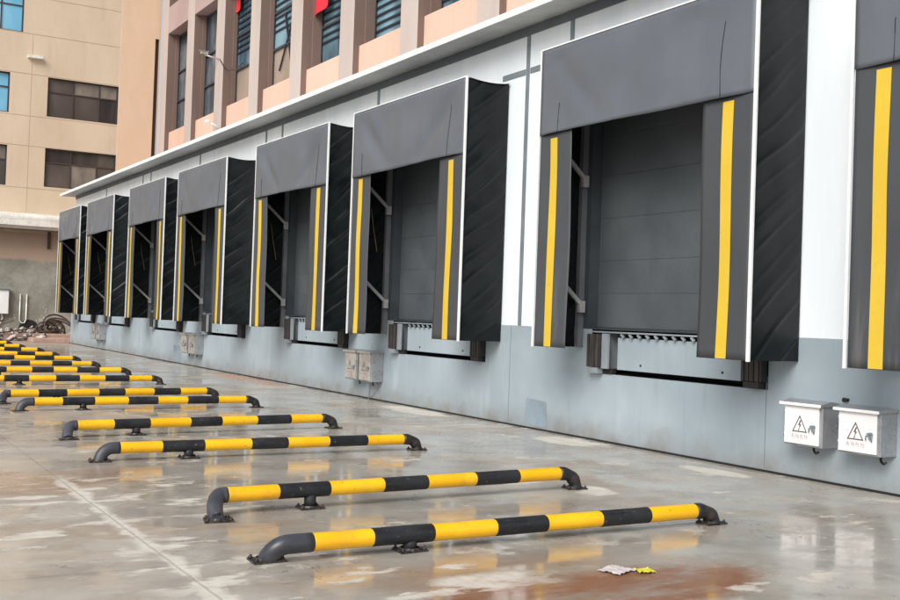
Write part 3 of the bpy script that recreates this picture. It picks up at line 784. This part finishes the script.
for x in (8.05,): b.box((x-.01, FY-.004, 4.7), (x+.01, FY+.008, 13.4))
put_each(b, 'joint_line', 'joint', fb)
b = MB(); b.box((7.85, FY-.25, 12.35), (8.45, FY, 12.47)); put(b, 'ledge', 'canopy', fb)
b = MB()
b.grid(lambda u, v: (-12+24.6*v, FY-.02-1.1+1.1*u if u > .3 else FY-1.12-.0+.33*u, 0), 1, 1) if False else None
prof = [(0, 5.45), (-.75, 5.42), (-.93, 5.36), (-.98, 5.22), (-.95, 5.1), (-.95, 4.86)]
pv = []
for x in (-12, 13.0): pv.append([b.bm.verts.new((x, FY-.022+a, z)) for a, z in prof])
for q in range(5):
    f_ = b.bm.faces.new((pv[0][q], pv[1][q], pv[1][q+1], pv[0][q+1])); f_.smooth = q < 4
cp = put(b, 'canopy', 'canopy', fb)
b = MB(); b.box((-12, FY-.96, 4.72), (12.98, FY-.023, 4.85)); put(b, 'canopy_underside', 'canopy_under_shade', cp)
b = MB(); b.box((9.0, FY-.12, 3.95), (9.12, FY-.02, 4.7)); put(b, 'drain_stub', 'frame_brown', fb)
# ragged hole at the wall foot
b = MB(); n_ = 14
b.bm.faces.new([b.bm.verts.new((8.35+.42*math.cos(math.pi*q/(n_-1))*(1+.1*nz(q, 1)), FY-.024, .25+.52*abs(math.sin(math.pi*q/(n_-1)))**.7*(1+.15*nz(q, 5)))) for q in range(n_)])
put(b, 'wall_hole', 'black', fb)
# utility box and pipes on the far wall
e = empty('utility_box', 'white utility box on the stained concrete wall at the left edge', 'utility box', (6.9, FY-.02, .95))
b = MB(); b.box((6.2, FY-.3, 1.0), (7.45, FY-.03, 2.05), None, .02); put(b, 'box_body', 'fascia', e)
b = MB(); b.box((6.16, FY-.36, 2.055), (7.49, FY-.03, 2.10)); put(b, 'box_lid', 'mullion', e)
b = MB(); b.tube([(6.7, FY-.1, 1.0), (6.75, FY-.1, .6), (7.1, FY-.1, .45), (7.25, FY-.1, .8), (7.2, FY-.12, 1.0)], .03, 8); put(b, 'conduit', 'trim', e)
b = MB(); b.tube([(7.95, FY-.08, 1.9), (7.95, FY-.08, .75), (8.03, FY-.08, .62), (8.15, FY-.08, .62), (8.22, FY-.08, .75), (8.22, FY-.08, 1.9)], .025, 8)
tag(b.build('wall_pipe', 'canopy'), 'thin pale U-shaped pipe on the stained concrete wall', 'pipe')
# loops of brown hose piled against the wall
rnd = random.Random(5)
b = MB()
for q in range(16):
    r_ = rnd.uniform(.25, .6); cx_ = 8.75+rnd.uniform(-.25, .3); cy_ = 47.6+rnd.uniform(-.4, .4); tl = rnd.uniform(.25, 1.1); ph = rnd.uniform(0, 6)
    pts = []
    for a in range(0, 25):
        t = 2*math.pi*a/24; rr_ = r_*(1+.12*math.sin(2*t+ph))
        pts.append((cx_+rr_*math.cos(t), cy_+rr_*math.sin(t)*math.cos(tl), max(.04, .15+.04*q*.4+(rr_*math.sin(t)+r_*.55)*math.sin(tl))))
    b.tube(pts, rnd.uniform(.022, .045), 6)
tag(b.build('hose_pile', 'coil'), 'tangled pile of brown hose loops on the ground by the far wall', 'hose pile')
b = MB(); b.grid(lambda u, v: (9.5+1.9*u, 48.0+1.6*v, .02+(.95*math.sin(min(1, u*1.2)*2.6)*(1-.5*v)*abs(math.sin(v*3.1))**.5 if 0 < v < 1 else 0)+.06*nz(u*5, v*5, 2)), 16, 12)
tag(b.build('pink_tarp', 'pink'), 'pale pink tarpaulin over a heap behind the building corner', 'tarpaulin')
# low kerb-like slabs
b = MB(); b.box((7.4, 43.9, 0), (9.3, 45.2, .16), None, .02); b.box((6.6, 45.6, 0), (10.2, 46.6, .28), None, .02)
tag(b.build('concrete_slab', 'brick'), 'low pinkish broken concrete slabs beyond the end of the warehouse wall', 'slabs')
# loose rubble
b = MB()
for q in range(420):
    x = rnd.uniform(2.0, 8.1); y = rnd.uniform(44.8, 49.5); s_ = rnd.uniform(.05, .17)*(1.2 if rnd.random() < .2 else 1)
    z = .03+max(0, .5-abs(y-47)*.2)*rnd.random()
    mt = Matrix.Translation((x, y, z)) @ Matrix.Rotation(rnd.uniform(0, 6), 4, (rnd.random(), rnd.random(), rnd.random()+.1)) @ Matrix.Diagonal((s_*rnd.uniform(.8, 2.2), s_, s_*rnd.uniform(.4, 1), 1))
    rr_ = bmesh.ops.create_icosphere(b.bm, subdivisions=1, radius=1, matrix=mt)
    for v in rr_['verts']: v.co += Vector((nz(v.co.x*7, v.co.y*7, v.co.z*7), 0, nz(v.co.z*9, v.co.x*9)))*.04
o = b.build('rubble', 'rubble'); o['kind'] = 'stuff'; o['label'] = 'loose rubble and scrap heaped at the far end of the yard'; o['category'] = 'rubble'
b = MB()
for q in range(7): 
    x = rnd.uniform(4.5, 8); y = rnd.uniform(45.3, 48); a = rnd.uniform(-.5, .5)
    b = MB(); b.bar((x, y, .25), (x+1.5*math.cos(a), y+1.5*math.sin(a), rnd.uniform(.2, .8)), .05, .05)
    tag(b.build('timber_batten', 'coil'), 'loose dark timber batten lying across the rubble', 'timber', 'timber battens on the rubble')

# ------------------------------------------------------------------ camera
f_ = Vector((0.50836038, 0.86098592, 0.01652213)); r_ = Vector((0.86028224, -0.50861626, 0.03498525)); u_ = Vector((-0.03852523, 0.00357142, 0.99925125))
cam = bpy.data.cameras.new('camera'); co = bpy.data.objects.new('camera', cam); C.objects.link(co)
m = Matrix((r_, u_, -f_)).transposed().to_4x4(); m.translation = (0, 0, 1.5); co.matrix_world = m
cam.sensor_width = 36; cam.lens = 1081.94/900*36; cam.clip_end = 2000; cam.clip_start = .05
sc.camera = co

# ------------------------------------------------------------------ light
w = bpy.data.worlds.new('World'); sc.world = w; w.use_nodes = True
nt = w.node_tree; bg = nt.nodes['Background']
sky = nt.nodes.new('ShaderNodeTexSky'); sky.sky_type = 'NISHITA'; sky.sun_disc = False
EL, AZ = 38, 236
sky.sun_elevation = R(EL); sky.sun_rotation = R(AZ); sky.air_density = 1.0; sky.dust_density = 3.0; sky.ozone_density = 1.0
hs = nt.nodes.new('ShaderNodeHueSaturation'); hs.inputs['Saturation'].default_value = .28
nt.links.new(sky.outputs[0], hs.inputs['Color']); nt.links.new(hs.outputs[0], bg.inputs['Color'])
bg.inputs['Strength'].default_value = .15
sn = bpy.data.lights.new('sun', 'SUN'); sn.energy = 2.9; sn.angle = R(34); sn.color = (1, .96, .90)
so = bpy.data.objects.new('sun', sn); C.objects.link(so)
a = R(AZ); d = Vector((math.sin(a)*math.cos(R(EL)), math.cos(a)*math.cos(R(EL)), math.sin(R(EL))))   # towards the sun
so.rotation_euler = d.to_track_quat('Z', 'Y').to_euler(); so.location = (-10, 0, 20)
sc.view_settings.view_transform = 'Standard'; sc.view_settings.look = 'None'; sc.view_settings.exposure = 0; sc.view_settings.gamma = 1
